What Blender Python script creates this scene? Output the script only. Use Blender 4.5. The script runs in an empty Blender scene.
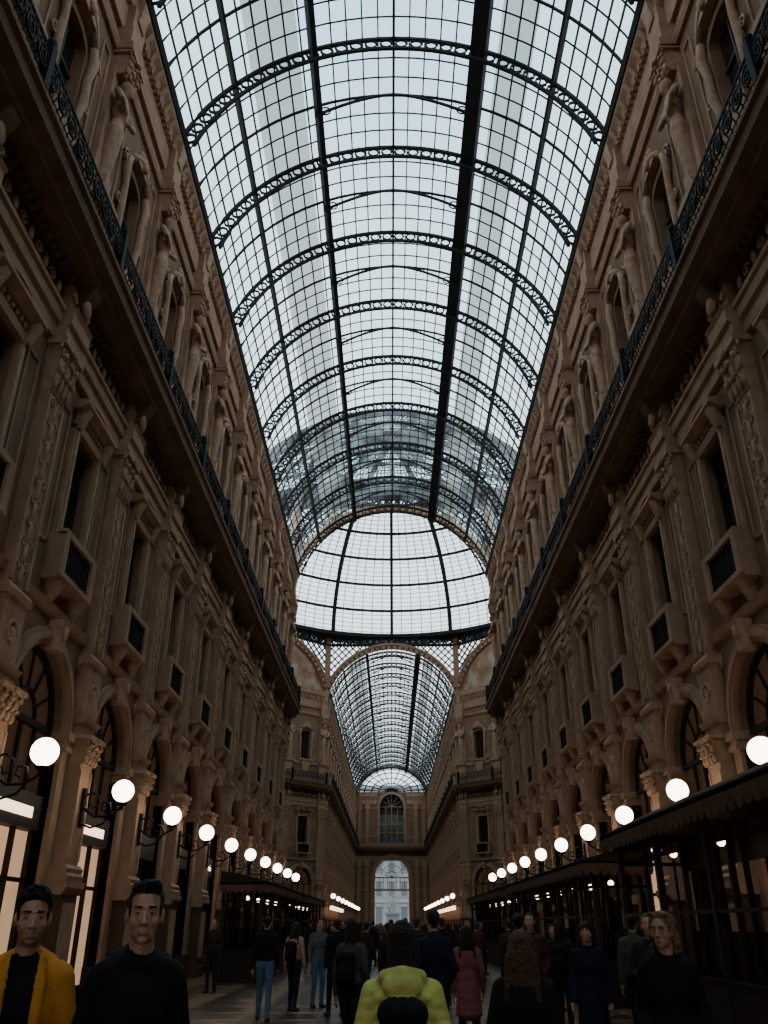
import bpy, math, random
import numpy as np
from mathutils import Vector, Matrix
pi=math.pi
random.seed(7)
SC=bpy.context.scene
COL=SC.collection
# ------------------------------------------------------------------ materials
def mat(name,col,rough=0.6,metal=0.0,var=0.0,vscale=3.0,bump=0.0,bscale=20.0,emit=None,estr=0.0,spec=0.5):
    m=bpy.data.materials.new(name); m.use_nodes=True
    nt=m.node_tree; b=nt.nodes['Principled BSDF']
    b.inputs['Base Color'].default_value=(*col,1); b.inputs['Roughness'].default_value=rough
    b.inputs['Metallic'].default_value=metal
    b.inputs['Specular IOR Level'].default_value=spec
    tc=nt.nodes.new('ShaderNodeTexCoord')
    if var>0:
        n=nt.nodes.new('ShaderNodeTexNoise'); n.inputs['Scale'].default_value=vscale; n.inputs['Detail'].default_value=6
        r=nt.nodes.new('ShaderNodeValToRGB')
        r.color_ramp.elements[0].position=0.3; r.color_ramp.elements[1].position=0.72
        r.color_ramp.elements[0].color=(*[c*(1-var) for c in col],1)
        r.color_ramp.elements[1].color=(*[min(1,c*(1+var)) for c in col],1)
        nt.links.new(tc.outputs['Object'],n.inputs['Vector']); nt.links.new(n.outputs['Fac'],r.inputs['Fac'])
        nt.links.new(r.outputs['Color'],b.inputs['Base Color'])
    if bump>0:
        n2=nt.nodes.new('ShaderNodeTexNoise'); n2.inputs['Scale'].default_value=bscale; n2.inputs['Detail'].default_value=5
        bp=nt.nodes.new('ShaderNodeBump'); bp.inputs['Strength'].default_value=bump; bp.inputs['Distance'].default_value=0.03
        nt.links.new(tc.outputs['Object'],n2.inputs['Vector']); nt.links.new(n2.outputs['Fac'],bp.inputs['Height'])
        nt.links.new(bp.outputs['Normal'],b.inputs['Normal'])
    if emit:
        b.inputs['Emission Color'].default_value=(*emit,1); b.inputs['Emission Strength'].default_value=estr
    return m
M_WALL=mat('plaster_wall',(0.215,0.125,0.075),0.85,var=0.22,vscale=0.9,bump=0.12,bscale=9,spec=0.2)
M_STONE=mat('carved_stone',(0.33,0.20,0.125),0.75,var=0.2,vscale=2.0,bump=0.2,bscale=14,spec=0.25)
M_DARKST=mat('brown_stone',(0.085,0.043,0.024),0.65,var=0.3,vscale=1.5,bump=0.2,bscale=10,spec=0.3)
M_ORN=mat('ornament_stucco',(0.37,0.235,0.15),0.75,var=0.25,vscale=5,bump=0.3,bscale=25,spec=0.25)
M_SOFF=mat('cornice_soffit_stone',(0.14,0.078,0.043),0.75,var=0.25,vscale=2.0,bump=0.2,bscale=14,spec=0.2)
M_WGL=mat('window_glass_dark',(0.012,0.011,0.011),0.1,spec=0.6)
M_FANGLOW=mat('fanlight_glass_glow',(0.03,0.018,0.012),0.12,var=0.5,vscale=1.5,emit=(1.0,0.5,0.26),estr=0.028,spec=0.6)  # faint warm emission in the pane stands in for interior glow and reflections
M_FRAME=mat('dark_wood_frame',(0.02,0.013,0.009),0.6,spec=0.3)
M_IRON=mat('black_iron',(0.006,0.006,0.007),0.7,spec=0.2)
M_STEEL=mat('roof_steel',(0.022,0.022,0.023),0.85,spec=0.15)
M_GLOBE=mat('lamp_globe_glass',(0.9,0.85,0.75),0.4,emit=(1.0,0.86,0.68),estr=11.0)
M_BULB=mat('warm_bulb',(0.9,0.8,0.6),0.4,emit=(1.0,0.75,0.45),estr=8.0)
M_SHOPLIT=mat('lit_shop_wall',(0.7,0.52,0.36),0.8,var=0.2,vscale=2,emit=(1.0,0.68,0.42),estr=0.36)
M_SIGN=mat('lit_sign',(0.8,0.6,0.4),0.6,emit=(1.0,0.70,0.48),estr=3.0)
M_AWN=mat('awning_canvas',(0.028,0.017,0.012),0.9,var=0.2,vscale=4,spec=0.15)
M_VAL=mat('awning_valance',(0.10,0.058,0.036),0.9,var=0.2,vscale=4,spec=0.15)
M_FACADE=mat('piazza_facade_stone',(0.26,0.27,0.28),0.8,var=0.1,vscale=1)
M_FWIN=mat('piazza_window',(0.10,0.11,0.12),0.4)
M_BRONZE=mat('statue_marble',(0.16,0.16,0.17),0.6)

def mosaic():
    m=mat('lunette_mosaic',(0.4,0.3,0.2),0.6); nt=m.node_tree; b=nt.nodes['Principled BSDF']
    tc=nt.nodes.new('ShaderNodeTexCoord'); v=nt.nodes.new('ShaderNodeTexNoise'); v.inputs['Scale'].default_value=0.7; v.inputs['Detail'].default_value=4
    r=nt.nodes.new('ShaderNodeValToRGB'); e=r.color_ramp.elements
    e[0].position=0.3; e[0].color=(0.12,0.08,0.05,1); e[1].position=0.75; e[1].color=(0.5,0.36,0.22,1)
    x=e.new(0.48); x.color=(0.30,0.15,0.075,1); x=e.new(0.6); x.color=(0.3,0.27,0.2,1)
    nt.links.new(tc.outputs['Object'],v.inputs['Vector']); nt.links.new(v.outputs['Fac'],r.inputs['Fac']); nt.links.new(r.outputs['Color'],b.inputs['Base Color'])
    return m
M_MOS=mosaic()
def glass(name,tint,trans,dif=(0.8,0.85,0.88),var=0.12):
    m=bpy.data.materials.new(name); m.use_nodes=True; nt=m.node_tree; nt.nodes.clear()
    o=nt.nodes.new('ShaderNodeOutputMaterial'); mx=nt.nodes.new('ShaderNodeMixShader')
    t=nt.nodes.new('ShaderNodeBsdfTransparent'); t.inputs['Color'].default_value=(*tint,1)
    d=nt.nodes.new('ShaderNodeBsdfTranslucent'); d.inputs['Color'].default_value=(*dif,1)
    tc=nt.nodes.new('ShaderNodeTexCoord'); n=nt.nodes.new('ShaderNodeTexNoise'); n.inputs['Scale'].default_value=0.8; n.inputs['Detail'].default_value=4
    mr=nt.nodes.new('ShaderNodeMapRange'); mr.inputs['From Min'].default_value=0.3; mr.inputs['From Max'].default_value=0.7
    mr.inputs['To Min'].default_value=max(0,1-trans-var); mr.inputs['To Max'].default_value=min(1,1-trans+var)
    L=nt.links.new
    L(tc.outputs['Object'],n.inputs['Vector']); L(n.outputs['Fac'],mr.inputs['Value']); L(mr.outputs['Result'],mx.inputs['Fac'])
    L(t.outputs['BSDF'],mx.inputs[1]); L(d.outputs['BSDF'],mx.inputs[2]); L(mx.outputs['Shader'],o.inputs['Surface'])
    return m
M_GLASS=glass('roof_glass',(0.88,0.95,0.97),0.90)
M_MILK=glass('roof_glass_milky',(0.40,0.42,0.41),0.6,dif=(0.4,0.39,0.36),var=0.25)

def floor_mat():
    m=mat('marble_mosaic_floor',(0.2,0.15,0.1),0.28); nt=m.node_tree; b=nt.nodes['Principled BSDF']; L=nt.links.new
    tc=nt.nodes.new('ShaderNodeTexCoord')
    mp=nt.nodes.new('ShaderNodeMapping'); mp.inputs['Rotation'].default_value=(0,0,pi/4)
    ck=nt.nodes.new('ShaderNodeTexChecker'); ck.inputs['Scale'].default_value=0.9
    ck.inputs['Color1'].default_value=(0.40,0.25,0.15,1); ck.inputs['Color2'].default_value=(0.11,0.06,0.038,1)
    br=nt.nodes.new('ShaderNodeTexBrick'); br.inputs['Scale'].default_value=0.35
    br.inputs['Color1'].default_value=(1,1,1,1); br.inputs['Color2'].default_value=(0.75,0.7,0.65,1); br.inputs['Mortar'].default_value=(0.12,0.1,0.09,1); br.inputs['Mortar Size'].default_value=0.06
    br.offset=0.0
    n=nt.nodes.new('ShaderNodeTexNoise'); n.inputs['Scale'].default_value=5; n.inputs['Detail'].default_value=8
    mx=nt.nodes.new('ShaderNodeMixRGB'); mx.blend_type='MULTIPLY'; mx.inputs['Fac'].default_value=0.9
    m2=nt.nodes.new('ShaderNodeMixRGB'); m2.blend_type='OVERLAY'; m2.inputs['Fac'].default_value=0.5
    L(tc.outputs['Object'],mp.inputs['Vector']); L(mp.outputs['Vector'],ck.inputs['Vector']); L(tc.outputs['Object'],br.inputs['Vector']); L(tc.outputs['Object'],n.inputs['Vector'])
    L(ck.outputs['Color'],mx.inputs['Color1']); L(br.outputs['Color'],mx.inputs['Color2'])
    L(mx.outputs['Color'],m2.inputs['Color1']); L(n.outputs['Fac'],m2.inputs['Color2']); L(m2.outputs['Color'],b.inputs['Base Color'])
    return m
M_FLOOR=floor_mat()
# ------------------------------------------------------------------ mesh builder
class MB:
    def __init__(s): s.v=[];s.f=[];s.m=[];s.sm=[];s.mats=[]
    def mi(s,m):
        if m not in s.mats: s.mats.append(m)
        return s.mats.index(m)
    def add(s,vs,fs,m,smooth=False):
        o=len(s.v); s.v.extend(vs); k=s.mi(m)
        for f in fs: s.f.append(tuple(i+o for i in f)); s.m.append(k); s.sm.append(smooth)
    def box(s,x0,x1,y0,y1,z0,z1,m):
        v=[(x0,y0,z0),(x1,y0,z0),(x1,y1,z0),(x0,y1,z0),(x0,y0,z1),(x1,y0,z1),(x1,y1,z1),(x0,y1,z1)]
        s.add(v,[(0,3,2,1),(4,5,6,7),(0,1,5,4),(1,2,6,5),(2,3,7,6),(3,0,4,7)],m)
    def taper(s,c0,h0,c1,h1,m):
        v=[]
        for c,h in((c0,h0),(c1,h1)):
            for sx,sy in((-1,-1),(1,-1),(1,1),(-1,1)): v.append((c[0]+sx*h[0],c[1]+sy*h[1],c[2]))
        s.add(v,[(0,3,2,1),(4,5,6,7),(0,1,5,4),(1,2,6,5),(2,3,7,6),(3,0,4,7)],m)
    def prof(s,pts,u0,u1,m):
        n=len(pts); v=[(p[0],u0,p[1]) for p in pts]+[(p[0],u1,p[1]) for p in pts]
        fs=[(i,(i+1)%n,(i+1)%n+n,i+n) for i in range(n)]+[tuple(range(n-1,-1,-1)),tuple(range(n,2*n))]
        s.add(v,fs,m)
    def quad(s,a,b,c,d,m): s.add([a,b,c,d],[(0,1,2,3)],m)
    def tube(s,pts,r,m,sides=6,closed=False,smooth=True):
        P=[Vector(p) for p in pts]; n=len(P); vs=[]
        rr=r if isinstance(r,(list,tuple)) else [r]*n
        for i in range(n):
            if closed: t=P[(i+1)%n]-P[i-1]
            else: t=P[min(i+1,n-1)]-P[max(i-1,0)]
            if t.length<1e-9: t=Vector((0,0,1))
            t.normalize()
            a=Vector((0,0,1)) if abs(t.z)<0.9 else Vector((1,0,0))
            x=t.cross(a).normalized(); y=t.cross(x)
            for k in range(sides):
                an=2*pi*k/sides+pi/sides; q=P[i]+(x*math.cos(an)+y*math.sin(an))*rr[i]; vs.append(tuple(q))
        fs=[]
        for i in range(n if closed else n-1):
            j=(i+1)%n
            for k in range(sides): fs.append((i*sides+k,i*sides+(k+1)%sides,j*sides+(k+1)%sides,j*sides+k))
        if not closed: fs.append(tuple(range(sides-1,-1,-1))); fs.append(tuple((n-1)*sides+k for k in range(sides)))
        s.add(vs,fs,m,smooth and sides>4)
    def bar(s,a,b,r,m): s.tube([a,b],r,m,4)
    def ell(s,c,r,m,seg=10,rings=6,smooth=True,rot=None):
        vs=[]
        def T(p):
            if rot is not None: p=tuple(rot@Vector(p))
            return (c[0]+p[0],c[1]+p[1],c[2]+p[2])
        vs.append(T((0,0,r[2])))
        for i in range(1,rings):
            th=pi*i/rings
            for k in range(seg):
                a=2*pi*k/seg; vs.append(T((r[0]*math.sin(th)*math.cos(a),r[1]*math.sin(th)*math.sin(a),r[2]*math.cos(th))))
        vs.append(T((0,0,-r[2]))); fs=[]
        for k in range(seg): fs.append((0,1+k,1+(k+1)%seg))
        for i in range(rings-2):
            for k in range(seg):
                a=1+i*seg+k;b=1+i*seg+(k+1)%seg; fs.append((a,a+seg,b+seg,b))
        l=len(vs)-1;o=1+(rings-2)*seg
        for k in range(seg): fs.append((l,o+(k+1)%seg,o+k))
        s.add(vs,fs,m,smooth)
    def cap(s,a,b,ra,rb,m,seg=12):
        A=Vector(a);B=Vector(b);t=(B-A); L=t.length; t=t.normalized() if L>1e-6 else Vector((0,0,1))
        pts=[];rad=[]
        for k in range(4): th=pi/2*(1-(k+0.15)/4); pts.append(A-t*ra*math.sin(th)); rad.append(max(ra*math.cos(th),0.001))
        for k in range(5): q=k/4; pts.append(A+(B-A)*q); rad.append(ra+(rb-ra)*q)
        for k in range(4): th=pi/2*((k+0.85)/4); pts.append(B+t*rb*math.sin(th)); rad.append(max(rb*math.cos(th),0.001))
        a2=Vector((0,0,1)) if abs(t.z)<0.9 else Vector((1,0,0)); x=t.cross(a2).normalized(); y=t.cross(x); vs=[]
        for p,r in zip(pts,rad):
            for k in range(seg): an=2*pi*k/seg; vs.append(tuple(p+(x*math.cos(an)+y*math.sin(an))*r))
        n=len(pts); fs=[]
        for i in range(n-1):
            for k in range(seg): fs.append((i*seg+k,i*seg+(k+1)%seg,(i+1)*seg+(k+1)%seg,(i+1)*seg+k))
        fs.append(tuple(range(seg-1,-1,-1))); fs.append(tuple((n-1)*seg+k for k in range(seg)))
        s.add(vs,fs,m,True)
    def arc(s,uc,zc,r0,r1,n0,n1,m,a0=0,a1=pi,seg=16,zs=1.0):
        vs=[]
        for i in range(seg+1):
            a=a0+(a1-a0)*i/seg; c=math.cos(a); q=math.sin(a)*zs
            vs+= [(n0,uc+r0*c,zc+r0*q),(n1,uc+r0*c,zc+r0*q),(n1,uc+r1*c,zc+r1*q),(n0,uc+r1*c,zc+r1*q)]
        fs=[]
        for i in range(seg):
            o=i*4
            for k in range(4): fs.append((o+k,o+(k+1)%4,o+4+(k+1)%4,o+4+k))
        fs.append((0,1,2,3)); o=seg*4; fs.append((o+3,o+2,o+1,o))
        s.add(vs,fs,m)
    def ring(s,c,r,t,m,axis='x',seg=10,sides=4):
        pts=[]
        for i in range(seg):
            a=2*pi*i/seg; p=math.cos(a)*r;q=math.sin(a)*r
            pts.append((c[0],c[1]+p,c[2]+q) if axis=='x' else (c[0]+p,c[1],c[2]+q))
        s.tube(pts,t,m,sides,closed=True)
    def lathe(s,c,pr,m,seg=14,ysc=1.0):
        vs=[];n=len(pr)
        for r,z in pr:
            for k in range(seg): a=2*pi*k/seg; vs.append((c[0]+r*math.cos(a),c[1]+r*math.sin(a)*ysc,c[2]+z))
        fs=[]
        for i in range(n-1):
            for k in range(seg): fs.append((i*seg+k,i*seg+(k+1)%seg,(i+1)*seg+(k+1)%seg,(i+1)*seg+k))
        fs.append(tuple(range(seg-1,-1,-1))); fs.append(tuple((n-1)*seg+k for k in range(seg)))
        s.add(vs,fs,m,True)
    def mesh(s,name):
        me=bpy.data.meshes.new(name); me.from_pydata(s.v,[],s.f)
        for m in s.mats: me.materials.append(m)
        me.polygons.foreach_set('material_index',s.m); me.polygons.foreach_set('use_smooth',s.sm); me.update()
        return me
def obj(name,me,loc=(0,0,0),rz=0,parent=None,sc=1):
    o=bpy.data.objects.new(name,me); COL.objects.link(o); o.location=loc; o.rotation_euler=(0,0,rz)
    if sc!=1: o.scale=(sc,sc,sc)
    if parent: o.parent=parent
    return o
# ------------------------------------------------------------------ constants
HW=7.25; BAY=4.55; Y0=-22.7; Y1=56.0; CY=73.5; AP=17.5; Y2=91.0; Y3=170.0
VH=7.1; VS=24.4; VC=29.65; RISE=VC-VS; VR=(VH*VH+RISE*RISE)/(2*RISE); VZ=VC-VR; VA=math.asin(VH/VR)
# ------------------------------------------------------------------ bay mesh
def wallpanel(mb,u0,u1,z0,z1,hw,ob,sp,rise,depth,m,seg=14):
    if rise>0: top=[(hw*math.cos(pi-pi*i/seg),sp+rise*math.sin(pi*i/seg)) for i in range(seg+1)]
    else: top=[(-hw,sp),(hw,sp)]
    def q(a,b,c,d): mb.quad((0,a,c),(0,b,c),(0,b,d),(0,a,d),m)
    if ob>z0: q(u0,u1,z0,ob)
    q(u0,-hw,ob,z1); q(hw,u1,ob,z1)
    for i in range(len(top)-1):
        a,b=top[i],top[i+1]; mb.quad((0,a[0],a[1]),(0,b[0],b[1]),(0,b[0],z1),(0,a[0],z1),m)
    out=[(-hw,ob)]+top+[(hw,ob)]
    for i in range(len(out)):
        a=out[i];b=out[(i+1)%len(out)]; mb.quad((0,a[0],a[1]),(0,b[0],b[1]),(-depth,b[0],b[1]),(-depth,a[0],a[1]),m)
    return out
def leaf(mb,n,u,z,w,h,m,t=0.05): mb.ell((n,u,z),(t,w,h),m,seg=6,rings=4)
def scroll(mb,n,u,z,r,m,sgn=1,t=0.022,turns=1.3,k=12):
    pts=[]
    for i in range(k+1):
        a=2*pi*turns*i/k; rr=r*(1-0.75*i/k); pts.append((n,u+sgn*rr*math.cos(a),z+rr*math.sin(a)))
    mb.tube(pts,t,m,4)
def build_bay(lit=False):
    mb=MB(); H=BAY/2; AW=1.45
    out=wallpanel(mb,-H,H,0,7.3,AW,0,5.3,AW,0.3,M_WALL)
    mb.arc(0,5.3,AW,AW+.33,-0.02,0.10,M_STONE,seg=20); mb.arc(0,5.3,AW+.1,AW+.24,0.08,0.15,M_STONE,seg=20)
    for s in(-1,1):
        y0,y1=sorted((s*AW,s*1.82)); mb.box(-0.3,0.1,y0,y1,0,4.9,M_STONE); mb.box(-0.32,0.18,y0-0.04,y1+0.04,4.9,5.02,M_STONE); mb.box(-0.32,0.22,y0-0.06,y1+0.06,5.12,5.3,M_STONE)
        mb.box(-0.31,0.14,y0-0.02,y1+0.02,5.02,5.12,M_STONE); mb.box(-0.31,0.16,y0-0.03,y1+0.03,0,0.7,M_DARKST)
        mb.ring((0.04,s*1.82,6.9),0.17,0.03,M_ORN); leaf(mb,0.03,s*1.82,6.9,0.08,0.08,M_ORN)
    mb.taper((0.14,0,6.62),(0.14,0.13),(0.18,0,7.25),(0.16,0.2),M_ORN); leaf(mb,0.34,0,7.0,0.1,0.16,M_ORN)
    d=-0.28
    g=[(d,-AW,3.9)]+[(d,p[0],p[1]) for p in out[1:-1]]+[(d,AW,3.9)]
    mb.add(g,[tuple(range(len(g)))],M_FANGLOW)
    mb.arc(0,5.3,AW-.12,AW,d,d+0.1,M_FRAME,seg=16); mb.arc(0,5.3,0.55,0.62,d,d+0.07,M_FRAME,seg=12)
    for a in(30,60,90,120,150):
        a=math.radians(a); mb.bar((d+0.04,0.6*math.cos(a),5.3+0.6*math.sin(a)),(d+0.04,(AW-.1)*math.cos(a),5.3+(AW-.1)*math.sin(a)),0.035,M_FRAME)
    mb.box(d,d+0.12,-AW,AW,5.2,5.32,M_FRAME)
    for u in(-0.7,0,0.7): mb.box(d,d+0.08,u-0.04,u+0.04,3.9,5.3,M_FRAME)
    mb.box(d-0.1,d+0.2,-AW,AW,3.3,3.95,M_FRAME)
    if lit:
        mb.box(d+0.2,d+0.22,-0.9,0.9,3.5,3.7,M_SIGN)
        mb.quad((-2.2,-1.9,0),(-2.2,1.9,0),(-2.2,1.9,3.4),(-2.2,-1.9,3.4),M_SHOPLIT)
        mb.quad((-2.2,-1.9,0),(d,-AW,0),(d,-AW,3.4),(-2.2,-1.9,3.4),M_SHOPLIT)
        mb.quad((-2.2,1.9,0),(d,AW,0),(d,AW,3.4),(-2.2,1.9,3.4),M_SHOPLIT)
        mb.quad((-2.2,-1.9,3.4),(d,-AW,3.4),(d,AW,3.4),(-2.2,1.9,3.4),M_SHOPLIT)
        for z in(0.9,1.6,2.3): mb.box(-1.5,-1.1,-1.4,1.4,z,z+0.05,M_FRAME)
        for z in(0.95,1.65,2.35):
            for u in np.arange(-1.3,1.35,0.33): mb.ell((-1.3,float(u),z+0.2),(0.1,0.1,0.2),M_ORN if int(u*9)%2 else M_DARKST,6,5)
    else:
        mb.quad((d-0.02,-AW,0),(d-0.02,AW,0),(d-0.02,AW,3.4),(d-0.02,-AW,3.4),M_WGL)
    for u in(-AW+.04,-0.5,0.5,AW-.04): mb.box(d,d+0.1,u-0.04,u+0.04,0,3.4,M_FRAME)
    mb.box(d,d+0.1,-AW,AW,0,0.35,M_FRAME); mb.box(d,d+0.08,-AW,AW,2.35,2.43,M_FRAME)
    # first floor
    wallpanel(mb,-H,H,7.3,12.5,0.62,8.95,11.5,0,0.28,M_WALL)
    d=-0.26; mb.quad((d,-0.62,8.9),(d,0.62,8.9),(d,0.62,11.5),(d,-0.62,11.5),M_WGL)
    mb.box(d,d+0.06,-0.04,0.04,8.9,11.5,M_FRAME); mb.box(d,d+0.06,-0.62,0.62,10.5,10.58,M_FRAME)
    for s in(-1,1):
        y0,y1=sorted((s*0.62,s*0.86)); mb.box(0,0.1,y0,y1,8.9,11.6,M_STONE)
        y0,y1=sorted((s*0.66,s*0.76)); mb.box(0.1,0.14,y0,y1,8.95,11.55,M_ORN)
        mb.taper((0.12,s*0.78,11.5),(0.08,0.07),(0.2,s*0.78,11.95),(0.16,0.1),M_ORN)
        mb.box(d,d+0.06,s*0.58-0.04,s*0.58+0.04,8.9,11.5,M_FRAME)
        mb.taper((0.08,s*0.62,7.45),(0.08,0.06),(0.18,s*0.62,7.9),(0.18,0.11),M_ORN)
        for (a,b,c,e) in((1.08,1.62,8.6,11.7),):
            for (y0,y1,z0,z1) in((a,b,c,c+0.06),(a,b,e,e+0.06),(a,a+0.06,c,e),(b-0.06,b,c,e)):
                yy=sorted((s*y0,s*y1)); mb.box(0,0.04,yy[0],yy[1],z0,z1,M_STONE)
    mb.box(0,0.13,-0.86,0.86,11.5,11.72,M_STONE)
    for i in range(7): leaf(mb,0.12,-0.6+0.2*i,11.83,0.08,0.08,M_ORN)
    mb.prof([(0,11.92),(0.2,11.92),(0.36,12.05),(0.36,12.13),(0,12.2)],-1.02,1.02,M_STONE)
    mb.arc(0,11.75,0.9,1.02,0,0.24,M_STONE,a0=math.radians(28),a1=math.radians(152),seg=10,zs=0.72); leaf(mb,0.12,0,12.28,0.2,0.14,M_ORN)
    mb.prof([(0,7.88),(0.3,7.9),(0.38,7.98),(0.38,8.08),(0,8.08)],-0.98,0.98,M_STONE)
    mb.prof([(0.2,8.86),(0.38,8.86),(0.38,8.98),(0.2,8.98)],-0.95,0.95,M_STONE)
    mb.box(0,0.38,-0.95,-0.72,8.08,8.9,M_STONE); mb.box(0,0.38,0.72,0.95,8.08,8.9,M_STONE); mb.box(0,0.24,-0.8,0.8,8.08,8.9,M_FRAME)
    for i in range(9): mb.bar((0.31,-0.68+0.17*i,8.08),(0.31,-0.68+0.17*i,8.88),0.022,M_IRON)
    for i in range(4): mb.ring((0.31,-0.51+0.34*i,8.5),0.13,0.015,M_IRON)
    for i in range(9):
        u=-1.5+3.0*i/8
        if i%2: scroll(mb,0.14,u,13.6,0.15,M_ORN,1 if i%4==1 else -1)
        else: leaf(mb,0.13,u,13.6,0.1,0.18,M_ORN)
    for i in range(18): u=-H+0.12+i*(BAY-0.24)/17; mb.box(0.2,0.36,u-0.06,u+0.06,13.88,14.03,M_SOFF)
    zr=14.75
    for z,t in((zr+0.08,0.02),(zr+0.28,0.014),(zr+0.98,0.032),(zr+0.8,0.014)): mb.tube([(0.95,-H,z),(0.95,H,z)],t,M_IRON,4)
    for i in range(26):
        u=-H+BAY*i/26; mb.tube([(0.95,u,zr),(0.95,u,zr+0.28),(1.03,u,zr+0.45),(1.0,u,zr+0.7),(0.95,u,zr+0.98)],0.016,M_IRON,4)
    for i in range(9): mb.ring((1.0,-H+0.25+i*(BAY-0.5)/8,zr+0.54),0.2,0.03,M_IRON,seg=10)
    for i in range(9): mb.ring((1.0,-H+0.25+i*(BAY-0.5)/8,zr+0.54),0.09,0.03,M_IRON,seg=8)
    # attic storey
    out=wallpanel(mb,-H,H,14.75,22.7,0.6,17.2,19.8,0.28,0.3,M_WALL,8)
    d=-0.28; g=[(d,p[0],p[1]) for p in out]; mb.add(g,[tuple(range(len(g)))],M_WGL)
    mb.box(d,d+0.06,-0.035,0.035,17.2,20,M_FRAME); mb.box(d,d+0.06,-0.6,0.6,18.9,18.97,M_FRAME)
    for s in(-1,1):
        mb.tube([(0.06,s*0.72,17.0),(0.08,s*0.70,17.8),(0.1,s*0.80,18.4),(0.1,s*0.75,19.1),(0.1,s*0.88,19.7),(0.1,s*0.72,20.15)],[0.12,0.1,0.13,0.1,0.14,0.1],M_ORN,6)
        scroll(mb,0.1,s*0.94,19.9,0.26,M_ORN,s,0.05); scroll(mb,0.1,s*0.92,17.2,0.22,M_ORN,s,0.05); scroll(mb,0.08,s*0.97,18.4,0.18,M_ORN,-s,0.04)
        mb.tube([(0.1,s*0.72,20.15),(0.14,s*0.5,20.45),(0.16,s*0.25,20.62),(0.18,0,20.7)],0.11,M_ORN,6)
        for (y0,y1,z0,z1) in((1.2,1.66,17.2,17.26),(1.2,1.66,21.2,21.26),(1.2,1.26,17.2,21.2),(1.60,1.66,17.2,21.2)):
            yy=sorted((s*y0,s*y1)); mb.box(0,0.05,yy[0],yy[1],z0,z1,M_STONE)
    mb.arc(0,20.35,0.0,0.42,0,0.22,M_ORN,seg=8)
    for a in range(30,151,24): a=math.radians(a); leaf(mb,0.2,0.4*math.cos(a),20.5+0.4*math.sin(a),0.09,0.13,M_ORN)
    leaf(mb,0.25,0,20.55,0.14,0.2,M_ORN,0.1)
    mb.prof([(0,16.85),(0.22,16.9),(0.28,17.05),(0.28,17.15),(0,17.2)],-0.95,0.95,M_STONE)
    mb.taper((0.06,0,15.9),(0.06,0.3),(0.12,0,16.85),(0.12,0.62),M_ORN)
    for i in range(20): u=-H+0.1+i*(BAY-0.2)/19; mb.box(0.12,0.28,u-0.055,u+0.055,23.5,23.7,M_STONE)
    for i in range(7): u=-1.65+0.55*i; mb.taper((0.2,u,23.62),(0.1,0.07),(0.3,u,23.95),(0.2,0.09),M_ORN)
    return mb.mesh('facade_bay_lit' if lit else 'facade_bay')
# ------------------------------------------------------------------ pilaster mesh
def capital(mb,nf,hw,z0,z1,m):
    h=z1-z0
    mb.taper((nf/2,0,z0),(nf/2,hw*0.92),(nf/2+0.05,0,z1-0.12*h),(nf/2+0.06,hw*1.1),m)
    for r,(zz,c) in enumerate(((z0+0.22*h,4),(z0+0.52*h,3))):
        for i in range(c):
            u=-hw*0.8+2*hw*0.8*i/(c-1); mb.ell((nf+0.05+0.03*r,u,zz),(0.08,hw/c*0.8,0.2*h),m,6,5)
            mb.ell((nf+0.13+0.03*r,u,zz+0.15*h),(0.06,hw/c*0.7,0.07*h),m,6,4)
    for s in(-1,1): scroll(mb,nf+0.12,s*hw*0.85,z1-0.26*h,0.17*h+0.03,m,s,0.035)
    mb.box(0,nf+0.2,-hw*1.3,hw*1.3,z1-0.13*h,z1,m); leaf(mb,nf+0.22,0,z1-0.1*h,0.1,0.1*h,m)
def cap_part(a,b,ra,rb,l): return ('c',a,b,ra,rb,l)
def ell_part(c,r,l): return ('e',c,r,l)
def fuse(parts,voxel,smooth=2,fac=0.5):
    mb=MB()
    for p in parts:
        if p[0]=='c': mb.cap(p[1],p[2],p[3],p[4],M_IRON,12)
        else: mb.ell(p[1],p[2],M_IRON,16,12)
    me=mb.mesh('tmp'); o=bpy.data.objects.new('tmp',me); COL.objects.link(o)
    r=o.modifiers.new('r','REMESH'); r.mode='VOXEL'; r.voxel_size=voxel
    if smooth: s=o.modifiers.new('s','SMOOTH'); s.iterations=smooth; s.factor=fac
    dg=bpy.context.evaluated_depsgraph_get(); ev=o.evaluated_get(dg); m2=bpy.data.meshes.new_from_object(ev)
    n=len(m2.vertices); co=np.empty(n*3); m2.vertices.foreach_get('co',co); co=co.reshape(-1,3)
    faces=[tuple(p.vertices) for p in m2.polygons]
    ctr=np.array([co[list(f)].mean(axis=0) for f in faces]) if faces else np.zeros((0,3))
    best=np.full(len(faces),1e9); lab=np.zeros(len(faces),int)
    for p in parts:
        if p[0]=='c':
            A=np.array(p[1]);B=np.array(p[2]);ab=B-A;L=max(ab@ab,1e-9); t=np.clip(((ctr-A)@ab)/L,0,1)
            dd=np.linalg.norm(ctr-A-t[:,None]*ab,axis=1)-(p[3]+(p[4]-p[3])*t)
        else:
            c=np.array(p[1]);r_=np.array(p[2]); k0=np.linalg.norm((ctr-c)/r_,axis=1); k1=np.linalg.norm((ctr-c)/(r_*r_),axis=1); dd=k0*(k0-1)/np.maximum(k1,1e-6)
        w=dd<best; best[w]=dd[w]; lab[w]=p[-1]
    bpy.data.objects.remove(o); bpy.data.meshes.remove(me); bpy.data.meshes.remove(m2)
    return co,faces,lab,ctr
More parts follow.
